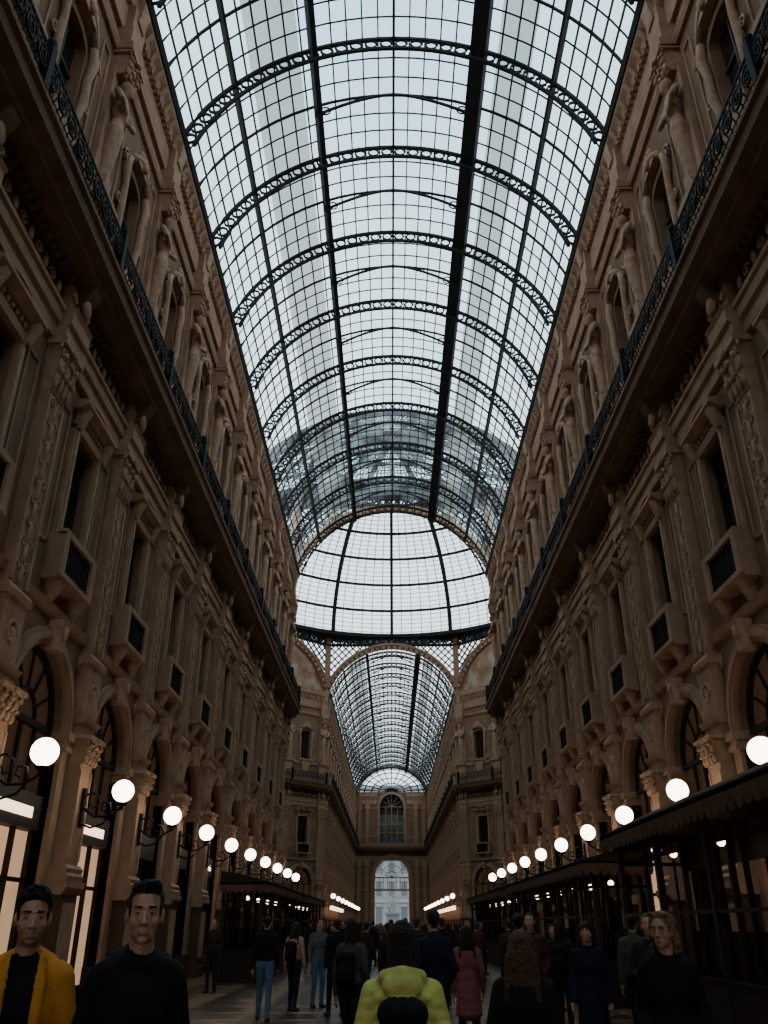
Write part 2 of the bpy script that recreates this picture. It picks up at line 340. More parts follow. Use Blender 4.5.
def add_fused(mb,res,matmap,xf=None,override=None):
    co,faces,lab,ctr=res
    off=len(mb.v)
    if override is not None: lab=override(lab,ctr)
    if xf is not None: co=np.array([tuple(xf@Vector(c)) for c in co])
    mb.v.extend([tuple(map(float,c)) for c in co])
    for f,l in zip(faces,lab): mb.f.append(tuple(i+off for i in f)); mb.m.append(mb.mi(matmap[int(l)])); mb.sm.append(True)
def herm_parts():
    P=[]
    z=17.0
    P+= [ell_part((0.30,0,z+2.9),(0.2,0.3,0.45),0),ell_part((0.28,0,z+2.3),(0.17,0.23,0.45),0),ell_part((0.3,0,z+3.28),(0.15,0.4,0.14),0)]
    P+= [cap_part((0.26,0,z+2.2),(0.16,0,z+0.5),0.24,0.15,0)]
    P+= [cap_part((0.3,0,z+3.3),(0.34,0,z+3.6),0.1,0.1,0),ell_part((0.38,0,z+3.75),(0.16,0.14,0.2),0),ell_part((0.33,0,z+3.83),(0.17,0.17,0.17),0),ell_part((0.47,0,z+3.6),(0.08,0.09,0.12),0)]
    for s in(-1,1):
        P+= [cap_part((0.3,s*0.36,z+3.28),(0.5,s*0.5,z+2.85),0.11,0.09,0),cap_part((0.5,s*0.5,z+2.85),(0.5,s*0.1,z+2.62 if s>0 else z+2.75),0.09,0.06,0)]
        P+= [cap_part((0.3,s*0.2,z+2.15),(0.32,s*0.12,z+1.5),0.09,0.05,0)]
    return P
def build_pilaster():
    mb=MB()
    mb.box(0,0.5,-0.52,0.52,0,0.35,M_DARKST); mb.box(0,0.44,-0.46,0.46,0.35,2.2,M_DARKST); mb.box(0.44,0.47,-0.33,0.33,0.6,2.0,M_STONE)
    mb.prof([(0,2.15),(0.46,2.15),(0.54,2.28),(0.54,2.4),(0,2.4)],-0.55,0.55,M_STONE)
    mb.prof([(0,2.4),(0.5,2.4),(0.52,2.5),(0.46,2.56),(0.48,2.64),(0.4,2.72),(0,2.72)],-0.48,0.48,M_STONE)
    mb.box(0,0.38,-0.38,0.38,2.7,4.7,M_STONE)
    for s in(-1,1): mb.box(0.38,0.41,s*0.32-0.04,s*0.32+0.04,2.8,4.6,M_ORN)
    capital(mb,0.38,0.38,4.7,5.3,M_ORN)
    mb.box(0,0.3,-0.45,0.45,5.3,5.6,M_STONE); mb.prof([(0,5.55),(0.32,5.55),(0.4,5.68),(0,5.74)],-0.5,0.5,M_STONE)
    mb.box(0,0.26,-0.44,0.44,5.7,6.9,M_STONE); mb.prof([(0,6.9),(0.32,6.9),(0.34,7.0),(0.26,7.12),(0,7.12)],-0.5,0.5,M_STONE)
    scroll(mb,0.28,0,6.3,0.26,M_ORN,1,0.04); leaf(mb,0.28,0,6.3,0.1,0.1,M_ORN)
    mb.box(0,0.2,-0.38,0.38,7.1,11.3,M_STONE)
    for s in(-1,1): mb.box(0.2,0.25,s*0.34-0.04,s*0.34+0.04,7.2,11.2,M_STONE)
    for i in range(9):
        z=7.4+0.44*i; leaf(mb,0.22,0,z,0.07,0.2,M_ORN,0.06)
        for s in(-1,1): scroll(mb,0.22,s*0.15,z+0.18,0.12,M_ORN,s,0.025,1.2,9)
    capital(mb,0.22,0.4,11.3,12.5,M_ORN)
    mb.prof([(0,12.5),(0.36,12.5),(0.36,12.8),(0.44,12.85),(0.44,13.15),(0.5,13.25),(0,13.25)],-0.5,0.5,M_STONE)
    mb.box(0,0.3,-0.45,0.45,13.25,13.9,M_STONE)
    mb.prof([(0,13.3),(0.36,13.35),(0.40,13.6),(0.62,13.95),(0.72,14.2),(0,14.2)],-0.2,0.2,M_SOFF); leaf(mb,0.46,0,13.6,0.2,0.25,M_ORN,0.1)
    for s in(-1,1): scroll(mb,0.34,s*0.36,13.6,0.12,M_ORN,s,0.03)
    mb.box(0.86,1.06,-0.08,0.08,14.75,15.8,M_IRON); mb.ell((0.96,0,15.9),(0.1,0.1,0.12),M_IRON,8,6)
    mb.box(0,0.3,-0.5,0.5,14.75,16.6,M_STONE); mb.prof([(0,16.55),(0.36,16.55),(0.5,16.75),(0.5,16.95),(0,16.95)],-0.56,0.56,M_STONE)
    mb.box(0,0.14,-0.44,0.44,16.95,21.5,M_STONE)
    mb.taper((0.16,0,16.95),(0.16,0.2),(0.2,0,17.6),(0.18,0.16),M_ORN)
    add_fused(mb,fuse(herm_parts(),0.05,2),{0:M_ORN})
    capital(mb,0.34,0.36,21.0,21.75,M_ORN)
    mb.prof([(0,21.75),(0.5,21.75),(0.5,22.0),(0.42,22.05),(0.42,22.6),(0.0,22.6)],-0.5,0.5,M_STONE)
    mb.box(0,0.35,-0.42,0.42,22.6,23.6,M_STONE); mb.prof([(0,23.2),(0.4,23.25),(0.5,24.0),(0,24.05)],-0.22,0.22,M_ORN)
    return mb.mesh('facade_pilaster')
BAYM=build_bay(False); BAYL=build_bay(True); PILM=build_pilaster()
def wall_profiles(mb,u0,u1,top=True):
    P=mb.prof
    P([(-0.05,12.5),(.12,12.5),(.12,12.8),(.2,12.85),(.2,13.1),(.26,13.15),(.26,13.25),(-0.05,13.25)],u0,u1,M_STONE)
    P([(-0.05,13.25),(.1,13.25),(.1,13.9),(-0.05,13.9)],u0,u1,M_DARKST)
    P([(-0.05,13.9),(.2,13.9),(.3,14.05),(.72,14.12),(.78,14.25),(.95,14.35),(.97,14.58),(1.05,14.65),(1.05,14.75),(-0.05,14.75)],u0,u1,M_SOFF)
    P([(-0.05,14.75),(.1,14.75),(.1,15.6),(-0.05,15.65)],u0,u1,M_STONE)
    P([(-0.05,7.3),(.1,7.33),(.16,7.5),(-0.05,7.6)],u0,u1,M_STONE)
    if top: wall_top(mb,u0,u1)
def wall_top(mb,u0,u1):
    P=mb.prof
    P([(-0.05,16.55),(.1,16.6),(.14,16.8),(-0.05,16.9)],u0,u1,M_STONE)
    P([(-0.05,21.75),(.1,21.75),(.16,21.9),(.16,22.0),(-0.05,22.05)],u0,u1,M_STONE)
    P([(-0.05,22.6),(.12,22.6),(.16,22.9),(.14,23.0),(.14,23.5),(.26,23.68),(.3,23.9),(.44,24.05),(.46,24.35),(.5,24.45),(.5,24.55),(-0.6,24.55),(-0.6,24.5),(-0.05,24.45)],u0,u1,M_STONE)
def arm_wall(name,side,parts):
    mb=MB()
    for (ya,yb,pil0,nb) in parts:
        sub=MB(); wall_profiles(sub,ya,yb)
        e=pil0+nb*BAY
        sub.box(-0.3,0,ya,pil0,0,24.5,M_WALL); sub.box(-0.3,0,e,yb,0,24.5,M_WALL)
        off=len(mb.v)
        mb.v+= [((-HW+x) if side<0 else (HW-x),y,z) for x,y,z in sub.v]
        for f,m,s in zip(sub.f,sub.m,sub.sm): mb.f.append(tuple(i+off for i in f)); mb.m.append(mb.mi(sub.mats[m])); mb.sm.append(s)
    w=obj(name,mb.mesh(name))
    rz=0 if side<0 else pi
    for (ya,yb,pil0,nb) in parts:
        for k in range(nb+1): obj('pilaster',PILM,(side*HW,pil0+k*BAY,0),rz,w)
        for k in range(nb):
            yc=pil0+(k+.5)*BAY
            lit=(side<0 and (abs(yc-21.0)<1 or abs(yc-16.5)<1 or abs(yc-34.7)<1)) or (side>0 and (abs(yc-25.6)<1 or abs(yc-16.5)<1))
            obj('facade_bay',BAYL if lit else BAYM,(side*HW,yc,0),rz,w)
    return w
PK0=14.2-8*BAY
parts=[(Y0,Y1,PK0,17),(Y2,Y3,91.85,17)]
arm_wall('wall_left',-1,parts); arm_wall('wall_right',1,parts)
# ------------------------------------------------------------------ octagon sides
def spandrel(mb,lun):
    zt=31.0; seg=28; r=VR+0.02
    def arcp(i): a=-VA+2*VA*i/seg; return (r*math.sin(a),VZ+r*math.cos(a))
    pts=[arcp(i) for i in range(seg+1)]
    n=-0.08
    mb.quad((n,-7.6,VS),(n,pts[0][0],VS),(n,pts[0][0],zt),(n,-7.6,zt),M_GLASS); mb.quad((n,pts[-1][0],VS),(n,7.6,VS),(n,7.6,zt),(n,pts[-1][0],zt),M_GLASS)
    for i in range(seg):
        a,b=pts[i],pts[i+1]; mb.quad((n,a[0],a[1]),(n,b[0],b[1]),(n,b[0],zt),(n,a[0],zt),M_GLASS)
        if lun: mb.quad((n,a[0],a[1]),(n,b[0],b[1]),(n,b[0],VS-0.1),(n,a[0],VS-0.1),M_MOS)
    a0=pi/2-VA;a1=pi/2+VA
    mb.arc(0,VZ,VR-0.12,VR+0.45,-0.15,0.25,M_STONE,a0,a1,36); mb.arc(0,VZ,VR+0.3,VR+0.5,0.2,0.38,M_STONE,a0,a1,36)
    for i in range(31):
        a=a0+(a1-a0)*i/30; mb.ell((0.27,(VR+0.05)*math.cos(a),VZ+(VR+0.05)*math.sin(a)),(0.06,0.16,0.16),M_DARKST,6,4)
    def ok(u,z): return abs(u)<7.4 and VS<z<zt and math.hypot(u,z-VZ)>VR+0.4
    for sg in(-1,1):
        for c in np.arange(-16,17,0.8):
            st=None; last=None
            for t in np.arange(0,7.6,0.2):
                z=VS+t; u=c+sg*t
                if ok(u,z):
                    if st is None: st=(u,z)
                    last=(u,z)
                else:
                    if st and last and last!=st: mb.bar((0,float(st[0]),float(st[1])),(0,float(last[0]),float(last[1])),0.09,M_STEEL)
                    st=None
            if st and last!=st: mb.bar((0,float(st[0]),float(st[1])),(0,float(last[0]),float(last[1])),0.09,M_STEEL)
    mb.box(-0.2,0.35,-7.6,7.6,29.9,30.05,M_STEEL); mb.box(-0.3,0.7,-7.7,7.7,30.8,31.1,M_STEEL)
    for i in range(25): u=-7.2+0.6*i; mb.ring((0.1,u,30.4),0.27,0.07,M_STEEL,seg=8)
    mb.box(-0.2,0.3,-7.5,-7.1,24.5,31,M_STONE); mb.box(-0.2,0.3,7.1,7.5,24.5,31,M_STONE)
for ang in range(0,360,45):
    a=math.radians(ang); loc=(AP*math.cos(a),CY+AP*math.sin(a),0); rz=a+pi
    solid=ang not in(90,270)
    mb=MB(); spandrel(mb,solid)
    if solid:
        wall_profiles(mb,-7.3,7.3); mb.box(-0.3,0,-7.3,-6.825,0,24.5,M_WALL); mb.box(-0.3,0,6.825,7.3,0,24.5,M_WALL)
    nm={0:'wall_octagon_east_added',45:'wall_octagon_northeast',90:'trim_octagon_north_arch',135:'wall_octagon_northwest',180:'wall_octagon_west_added',225:'wall_octagon_southwest',270:'trim_octagon_south_arch',315:'wall_octagon_southeast'}[ang]  # east and west walls are added out of view, closing open arms to light
    w=obj(nm,mb.mesh(nm),loc,rz)
    if solid:
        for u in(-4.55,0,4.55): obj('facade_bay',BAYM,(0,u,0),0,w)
        for k in range(4): obj('pilaster',PILM,(0,-6.825+k*4.55,0),0,w)
# ------------------------------------------------------------------ dome
def build_dome():
    mb=MB(); R=17.5; Hd=15.5; zb=31.0
    def P(az,t,dr=0):
        th=t*pi/2; return ((R+dr)*math.cos(th)*math.cos(az),CY+(R+dr)*math.cos(th)*math.sin(az),zb+(Hd+dr)*math.sin(th))
    N=96;T=24
    vs=[P(2*pi*i/N,j/T*0.97) for j in range(T+1) for i in range(N)]
    fs=[(j*N+i,j*N+(i+1)%N,(j+1)*N+(i+1)%N,(j+1)*N+i) for j in range(T) for i in range(N)]
    mb.add(vs,fs,M_GLASS,True)
    for k in range(16):
        az=2*pi*k/16
        mb.tube([P(az,j/20,-0.15) for j in range(21)],0.24,M_STEEL,4)
        mb.tube([P(az,j/20,-0.8) for j in range(21)],0.1,M_STEEL,4)
    for i in range(N):
        if i%6: mb.tube([P(2*pi*i/N,j/14*0.96,-0.03) for j in range(15)],0.05,M_STEEL,4)
    for j in range(1,T*2):
        if j%6==0: continue
        mb.tube([P(2*pi*i/48,j/(T*2)*0.97,-0.03) for i in range(48)],0.035,M_STEEL,4,closed=True)
    for j in range(0,9): mb.tube([P(2*pi*i/48,j/8*0.97,-0.15) for i in range(48)],0.17,M_STEEL,4,closed=True)
    pr=[(16.9,30.75),(19.8,30.75),(19.8,31.15),(16.9,31.15)]; S=64
    vs=[(r*math.cos(2*pi*i/S),CY+r*math.sin(2*pi*i/S),z) for i in range(S) for r,z in pr]
    fs=[(i*4+k,i*4+(k+1)%4,((i+1)%S)*4+(k+1)%4,((i+1)%S)*4+k) for i in range(S) for k in range(4)]
    mb.add(vs,fs,M_STEEL)
    return mb.mesh('ceiling_glass_dome')
obj('ceiling_glass_dome',build_dome())
# ------------------------------------------------------------------ vault
def VP(a,y,dr=0): return ((VR+dr)*math.sin(a),y,VZ+(VR+dr)*math.cos(a))
def ang_of(x): return math.asin(x/VR)
def build_vault(name,ya,yb,ribs,tk=1.0):
    mb=MB()
    edges=[-VA,ang_of(-5.5),ang_of(-4.9),ang_of(-3.3),ang_of(-2.9),ang_of(2.9),ang_of(3.6),ang_of(4.7),ang_of(5.5),VA]
    mt=[M_GLASS,M_GLASS,M_MILK,M_GLASS,M_GLASS,M_GLASS,M_MILK,M_GLASS,M_GLASS]
    for (a,b,m) in zip(edges[:-1],edges[1:],mt):
        k=max(1,int((b-a)/0.08))
        for i in range(k):
            p=a+(b-a)*i/k;q=a+(b-a)*(i+1)/k; mb.quad(VP(p,ya),VP(q,ya),VP(q,yb),VP(p,yb),m)
    def long(a,w,dd,m=M_STEEL,o=0.0):
        c=VP(a,0,-dd/2-o); ct=math.cos(a);st=math.sin(a); vs=[]
        for y in(ya,yb):
            for sx,sz in((-1,-1),(1,-1),(1,1),(-1,1)): vs.append((c[0]+sx*w/2*ct+sz*dd/2*st,y,c[2]-sx*w/2*st+sz*dd/2*ct))
        mb.add(vs,[(0,1,2,3),(7,6,5,4),(0,4,5,1),(1,5,6,2),(2,6,7,3),(3,7,4,0)],m)
    nb=34
    for i in range(1,nb): long(-VA+2*VA*i/nb,0.045*tk,0.06*tk)
    for x,w,dd in((-2.9,0.2,0.45),(3.05,0.55,0.4),(-5.5,0.1,0.25),(5.5,0.1,0.25),(0,0.09,0.16)): long(ang_of(x),w,dd)
    long(-VA,0.25,0.4); long(VA,0.25,0.4)
    yy=ribs[0]-BAY
    sub=BAY/6
    k=0; y=yy
    while y<yb:
        if y>ya and k%6: mb.tube([VP(-VA+2*VA*i/24,y,-0.03) for i in range(25)],(0.03 if k%3 else 0.055)*tk,M_STEEL,4)
        y+=sub;k+=1
    o=obj(name,mb.mesh(name))
    rb=MB()
    N=40
    rb.tube([VP(-VA+2*VA*i/N,0,-0.12) for i in range(N+1)],0.085,M_STEEL,4)
    rb.tube([VP(-VA+2*VA*i/N,0,-0.62) for i in range(N+1)],0.075,M_STEEL,4)
    for i in range(34):
        a=-VA+2*VA*(i+.5)/34; c=VP(a,0,-0.37); rb.ring(c,0.2,0.05,M_STEEL,axis='y',seg=8)
    rm=rb.mesh('roof_rib')
    tb=MB(); a2=ang_of(2.9)
    z2=VP(a2,0)[2]
    pts=[]
    for i in range(21):
        t=-1+2*i/20; pts.append((2.9*t,0,z2-0.55+1.15*(1-abs(t)**1.6)))
    tb.tube(pts,0.06,M_STEEL,4)
    for t in(-0.5,0,0.5):
        x=2.9*t; tb.bar((x,0,z2-0.55+1.15*(1-abs(t)**1.6)),(x,0,VP(ang_of(x) if x else 0,0)[2]),0.03,M_STEEL)
    for s in(-1,1):
        tb.bar((s*2.9,0,z2-0.55),(s*2.9,0,z2-0.1),0.04,M_STEEL); tb.ring((s*2.55,0,z2-0.3),0.2,0.03,M_STEEL,axis='y')
    tm=tb.mesh('roof_tie')
    for r in ribs:
        obj('roof_rib',rm,(0,r,0),0,o)
        if r+BAY/2<yb: obj('roof_tie',tm,(0,r+BAY/2,0),0,o)
    return o
build_vault('ceiling_glass_vault',Y0,Y1,[PK0+k*BAY for k in range(18)])
build_vault('ceiling_glass_vault.001',Y2,Y3,[91.85+k*BAY for k in range(18)],1.6)
# ------------------------------------------------------------------ end walls
def end_wall(name,loc,rz):
    mb=MB()
    wallpanel(mb,-HW-0.4,HW+0.4,0,14.75,3.2,0,9.7,3.2,1.0,M_WALL,24)
    mb.arc(0,9.7,3.2,3.9,-0.1,0.25,M_STONE,seg=28); mb.arc(0,9.7,3.45,3.65,0.2,0.4,M_STONE,seg=28)
    for z in(7.6,9.6): mb.box(-0.6,-0.45,-3.2,3.2,z-0.06,z+0.06,M_IRON)
    for u in(-2.4,-1.6,-0.8,0,0.8,1.6,2.4): mb.box(-0.6,-0.5,u-0.04,u+0.04,7.6,9.6,M_IRON)
    for rr in(1.0,2.1,3.1): mb.arc(0,9.6,rr,rr+0.08,-0.6,-0.5,M_IRON,seg=18)
    for i in range(1,10):
        a=pi*i/10; mb.bar((-0.55,0,9.6),(-0.55,3.15*math.cos(a),9.6+3.15*math.sin(a)),0.04,M_IRON)
    for s in(-1,1):
        y0,y1=sorted((s*3.2,s*4.0)); mb.box(-1,0.3,y0,y1,0,9.2,M_STONE); mb.box(-1,0.45,y0-0.1,y1+0.1,9.2,9.7,M_STONE)
    wallpanel(mb,-HW-0.4,HW+0.4,14.75,24.9,2.3,15.7,22.2,2.3,0.5,M_WALL,20)
    g=[(-0.45,2.3*math.cos(pi-pi*i/16),22.2+2.3*math.sin(pi*i/16)) for i in range(17)]; g=[(-0.45,-2.3,15.7)]+g+[(-0.45,2.3,15.7)]
    mb.add(g,[tuple(range(len(g)))],M_WGL)
    mb.arc(0,22.2,2.3,2.75,-0.1,0.2,M_STONE,seg=20)
    for s in(-1,1):
        y0,y1=sorted((s*2.3,s*2.75)); mb.box(-0.4,0.15,y0,y1,15.7,22.2,M_STONE)
    for u in(-1.15,0,1.15): mb.box(-0.4,-0.3,u-0.07,u+0.07,15.7,22.2,M_STONE)
    for z in(17.5,19,20.5,22.2): mb.box(-0.4,-0.3,-2.3,2.3,z-0.07,z+0.07,M_STONE)
    for i in range(1,6):
        a=pi*i/6; mb.bar((-0.35,0,22.2),(-0.35,2.25*math.cos(a),22.2+2.25*math.sin(a)),0.06,M_STONE)
    wall_profiles(mb,-HW,HW,False); wall_top(mb,-HW,-2.9); wall_top(mb,2.9,HW)
    for u in(-6.2,-4.7,4.7,6.2):
        mb.box(0,0.25,u-0.35,u+0.35,0,12.5,M_STONE); mb.box(0,0.25,u-0.35,u+0.35,14.75,22.6,M_STONE); mb.box(0,0.4,u-0.45,u+0.45,11.6,12.5,M_ORN); mb.box(0,0.4,u-0.45,u+0.45,21.6,22.6,M_ORN)
    for z in(14.85,15.7): mb.tube([(0.95,-HW,z),(0.95,HW,z)],0.03,M_IRON,4)
    for i in range(70): u=-7.1+14.2*i/69; mb.bar((0.95,u,14.75),(0.95,u,15.7),0.018,M_IRON)
    r=VR; N=24
    pts=[(r*math.sin(-VA+2*VA*i/N),VZ+r*math.cos(-VA+2*VA*i/N)) for i in range(N+1)]
    for a,b in zip(pts[:-1],pts[1:]): mb.quad((0,a[0],a[1]),(0,b[0],b[1]),(0,b[0],24.4),(0,a[0],24.4),M_GLASS)
    for i in range(13):
        a=math.radians(8+164*i/12)
        mb.bar((0.05,1.0*math.cos(a),24.9+0.8*math.sin(a)),(0.05,6.9*math.cos(a),24.7+4.7*math.sin(a)),0.12,M_STEEL)
    for rr in(1.0,2.4,3.8,5.2): mb.arc(0,24.8,rr,rr+0.25,0,0.1,M_STEEL,seg=18,zs=0.7)
    mb.arc(0,VZ,VR-0.3,VR+0.3,-0.1,0.3,M_STEEL,pi/2-VA,pi/2+VA,30)
    mb.arc(0,24.8,0,1.0,-0.05,0.05,M_STEEL,seg=10,zs=0.8)
    return obj(name,mb.mesh(name),loc,rz)
end_wall('wall_far',(0,Y3,0),-pi/2)
end_wall('wall_back',(0,Y0,0),pi/2)
# ------------------------------------------------------------------ floor and outside
mb=MB(); mb.box(-60,60,-60,260,-0.3,0,M_FLOOR); obj('floor',mb.mesh('floor'))
def piazza():
    mb=MB(); H=34
    mb.box(-30,30,0,8,0,H,M_FACADE)
    for i in range(-9,10):
        for z,h in((1,4.5),(8,3.2),(13.5,3.2),(19,2.2),(24,2.2),(29,2.2)):
            u=i*3.1; mb.box(u-0.75,u+0.75,-0.02,0.1,z,z+h,M_FWIN); mb.box(u-1.0,u+1.0,-0.3,0,z+h+0.1,z+h+0.35,M_FACADE); mb.box(u-1.0,u+1.0,-0.2,0,z-0.2,z,M_FACADE)
        mb.box(i*3.1+1.3,i*3.1+1.8,-0.25,0,0,H-1,M_FACADE)
    for z in(6.5,12.3,18): mb.box(-30,30,-0.4,0,z,z+0.4,M_FACADE)
    mb.box(-30,30,-0.9,0,H-0.8,H,M_FACADE)
    return mb.mesh('piazza_building')
obj('piazza_building',piazza(),(0,225,0))
mb=MB(); mb.box(-2.5,2.5,-2.5,2.5,0,0.6,M_BRONZE); mb.box(-1.4,1.4,-1.4,1.4,0.6,3.6,M_BRONZE); mb.box(-1.7,1.7,-1.7,1.7,3.6,4.0,M_BRONZE)
add_fused(mb,fuse([cap_part((0,0,4),(0,0,6.2),0.6,0.4,0),ell_part((0,0,6.3),(0.55,0.35,0.7),0),ell_part((0,0,7.35),(0.25,0.28,0.35),0),cap_part((-.5,0,6.6),(-.5,-.4,5.6),.18,.14,0),cap_part((.5,0,6.6),(.35,-.5,5.7),.18,.14,0)],0.08,2),{0:M_BRONZE})
obj('monument_statue',mb.mesh('monument_statue'),(0.2,200,0))
# ------------------------------------------------------------------ lamps
def lamp_mesh():
    mb=MB()
    mb.box(0,0.05,-0.07,0.07,-0.5,0.3,M_IRON)
    mb.tube([(0.03,0,-0.42),(0.25,0,-0.5),(0.5,0,-0.42),(0.66,0,-0.22),(0.6,0,0.0),(0.45,0,0.02),(0.42,0,-0.12),(0.52,0,-0.16)],0.024,M_IRON,6)
    mb.tube([(0.03,0,0.15),(0.2,0,0.22),(0.36,0,0.12),(0.36,0,-0.05),(0.22,0,-0.1),(0.16,0,0.02)],0.022,M_IRON,6)
    mb.tube([(0.03,0,-0.1),(0.3,0,-0.28),(0.6,0,-0.26),(0.85,0,-0.1)],0.026,M_IRON,6)
    mb.lathe((0.85,0,-0.14),[(0.02,0),(0.06,0.03),(0.04,0.07),(0.12,0.12),(0.13,0.15)],M_IRON,12)
    mb.ell((0.85,0,0.25),(0.23,0.23,0.23),M_GLOBE,20,14)
    return mb.mesh('globe_sconce')
LM=lamp_mesh()
for s in(-1,1):
    rz=0 if s<0 else pi
    for k in range(-6,10): obj('globe_sconce',LM,(s*6.84,14.2+k*BAY,3.95),rz)
    for k in range(0,18,2): obj('globe_sconce',LM,(s*6.84,91.85+k*BAY,3.95),rz)
# ------------------------------------------------------------------ kiosks
def kiosk(name,s,y0,y1,xin=4.3,xout=6.0,ze=3.0,pitch=0.5):
    mb=MB()
    def X(x): return s*x
    def bx(xa,xb,ya,yb,za,zb,m): a,b=sorted((X(xa),X(xb))); mb.box(a,b,ya,yb,za,zb,m)
    pr=[(X(xin-0.3),ze),(X(xin-0.3),ze+0.08),(X((xin+xout)/2),ze+pitch),(X(xout),ze+pitch+.1),(X(xout),ze)]
    mb.prof(pr,y0-0.3,y1+0.3,M_AWN)
    n=int((y1-y0)/2.2)
    for i in range(n+1):
        y=y0+(y1-y0)*i/n
        for x in(xin,xout-0.1):
            bx(x-0.05,x+0.05,y-0.05,y+0.05,0,ze,M_FRAME)
        mb.ring((X(xin),y,ze-0.25),0.18,0.02,M_IRON)
    bx(xin-0.03,xin+0.03,y0,y1,0,0.85,M_FRAME); bx(xin-0.05,xin+0.05,y0,y1,0.85,0.92,M_AWN); bx(xin-0.03,xin+0.03,y0,y1,1.75,1.8,M_FRAME); bx(xin-0.04,xin+0.04,y0,y1,ze-0.5,ze-0.44,M_AWN)
    # back screen with open top band
    bx(xout-0.08,xout-0.03,y0,y1,0,1.5,M_FRAME); bx(xout-0.08,xout-0.03,y0,y1,ze-0.6,ze,M_FRAME)
    for i in range(n*2): y=y0+(y1-y0)*(i+.5)/(n*2); bx(xout-0.14,xout-0.06,y-0.04,y+0.04,0,ze,M_AWN)
    for yy in(y0,y1):
        bx(xin,xout-0.1,yy-0.03,yy+0.03,0,0.85,M_FRAME); bx(xin,xout,yy-0.04,yy+0.04,0.85,0.92,M_AWN); bx(xin,xout,yy-0.04,yy+0.04,ze-0.5,ze-0.44,M_AWN)
        for x in np.arange(xin+0.5,xout,0.55): bx(x-0.02,x+0.02,yy-0.02,yy+0.02,0.9,ze,M_IRON)
    L=y1-y0+0.6; c=int(L/0.28); x=X(xin-0.3)
    for i in range(c):
        ya=y0-0.3+L*i/c; w=L/c; vs=[(x,ya,ze+0.05),(x,ya+w,ze+0.05)]+[(x,ya+w/2+w/2*math.cos(a),ze-0.14-0.12*math.sin(a)) for a in(0,pi/4,pi/2,3*pi/4,pi)]
        mb.add(vs,[tuple(range(7))],M_VAL)
    for yy in(y0-0.3,y1+0.3):
        c=8; W=xout-xin+0.3
        for i in range(c):
            xa=xin-0.3+W*i/c; w=W/c; vs=[(X(xa),yy,ze+0.05),(X(xa+w),yy,ze+0.05)]+[(X(xa+w/2+w/2*math.cos(a)),yy,ze-0.14-0.12*math.sin(a)) for a in(0,pi/4,pi/2,3*pi/4,pi)]
            mb.add(vs,[tuple(range(7))],M_VAL)
    for i in range(n):
        y=y0+(y1-y0)*(i+.5)/n; xm=X((xin+xout)/2)
        mb.tube([(xm,y,ze),(xm,y,ze-0.3)],0.012,M_IRON,4); mb.ell((xm,y,ze-0.36),(0.07,0.07,0.07),M_BULB,10,8)
        mb.lathe((xm,y,0),[(0.28,0.0),(0.28,0.02),(0.04,0.05),(0.04,0.68),(0.42,0.7),(0.42,0.73)],M_AWN,14)
        for q in(-0.75,0.75):
            yy=y+q; mb.box(xm-0.2,xm+0.2,yy-0.2,yy+0.2,0.43,0.47,M_FRAME); yb=yy+0.18*(1 if q>0 else -1); mb.box(xm-0.2,xm+0.2,yb-0.02,yb+0.02,0.47,0.9,M_FRAME)
            for a in(-1,1):
                for b in(-1,1): mb.bar((xm+a*0.17,yy+b*0.17,0),(xm+a*0.17,yy+b*0.17,0.44),0.018,M_FRAME)
    return obj(name,mb.mesh(name))
kiosk('cafe_pavilion',1,3.0,18.0,4.4,5.75,3.15)
kiosk('cafe_pavilion',1,20.6,34,4.4,5.7,2.85,.3)
kiosk('cafe_pavilion',1,37,52,4.4,5.7,2.85,.3)
kiosk('cafe_pavilion',-1,29,39,4.3,5.6,2.75,.3)
kiosk('cafe_pavilion',-1,42,53,4.3,5.6,2.75,.3)
for s,ya,yb in((1,93,150),(-1,93,120)):
    mb=MB()
    for i in range(int((yb-ya)/4.55)):
        y=ya+i*4.55; mb.box(-0.12,0.12,y,y+3.6,3.0,3.35,M_SIGN); mb.box(-0.18,0.18,y-0.1,y+3.7,3.35,3.42,M_FRAME)
        mb.box(-0.05,1.0,y,y+0.1,3.32,3.42,M_FRAME) if s>0 else mb.box(-1.0,0.05,y,y+0.1,3.32,3.42,M_FRAME)
    obj('lit_shop_sign',mb.mesh('lit_shop_sign'),(s*6.25,0,0))
# ------------------------------------------------------------------ people
def cl(name,c,rough=0.9,var=0.2): return mat(name,c,rough,var=var,vscale=9,bump=0.7,bscale=8,spec=0.2)
SKIN=mat('skin',(0.44,0.25,0.165),0.5,var=0.08,vscale=16,bump=0.08,bscale=60); LIP=mat('lips',(0.34,0.14,0.11),0.45); STUB=mat('stubble_skin',(0.26,0.15,0.1),0.6,var=0.2,vscale=60)
def hm(n,c): return mat(n,c,0.6,var=0.5,vscale=40,bump=1.0,bscale=70,spec=0.3)
HAIRB=hm('hair_black',(0.012,0.009,0.008)); HAIRD=hm('hair_dark_brown',(0.025,0.015,0.01)); HAIRL=hm('hair_blond',(0.28,0.15,0.075)); HAIRM=hm('hair_light_brown',(0.09,0.046,0.026))
EYEW=mat('eye_white',(0.42,0.38,0.34),0.3); IRIS=mat('iris',(0.02,0.012,0.008),0.2)
BLACK=cl('black_cloth',(0.010,0.010,0.012)); JEANS=cl('blue_jeans',(0.08,0.14,0.25)); DJEANS=cl('dark_trousers',(0.015,0.017,0.024)); SHOE=mat('shoe_leather',(0.02,0.018,0.016),0.5)
YEL=cl('mustard_jacket',(0.62,0.25,0.03)); LIME=cl('lime_puffer',(0.58,0.58,0.15),0.6); PINK=cl('pink_coat',(0.24,0.08,0.085)); BEIGE=cl('beige_pink_jacket',(0.4,0.25,0.2)); GREY=cl('grey_coat',(0.1,0.1,0.11))
E=ell_part; C=cap_part
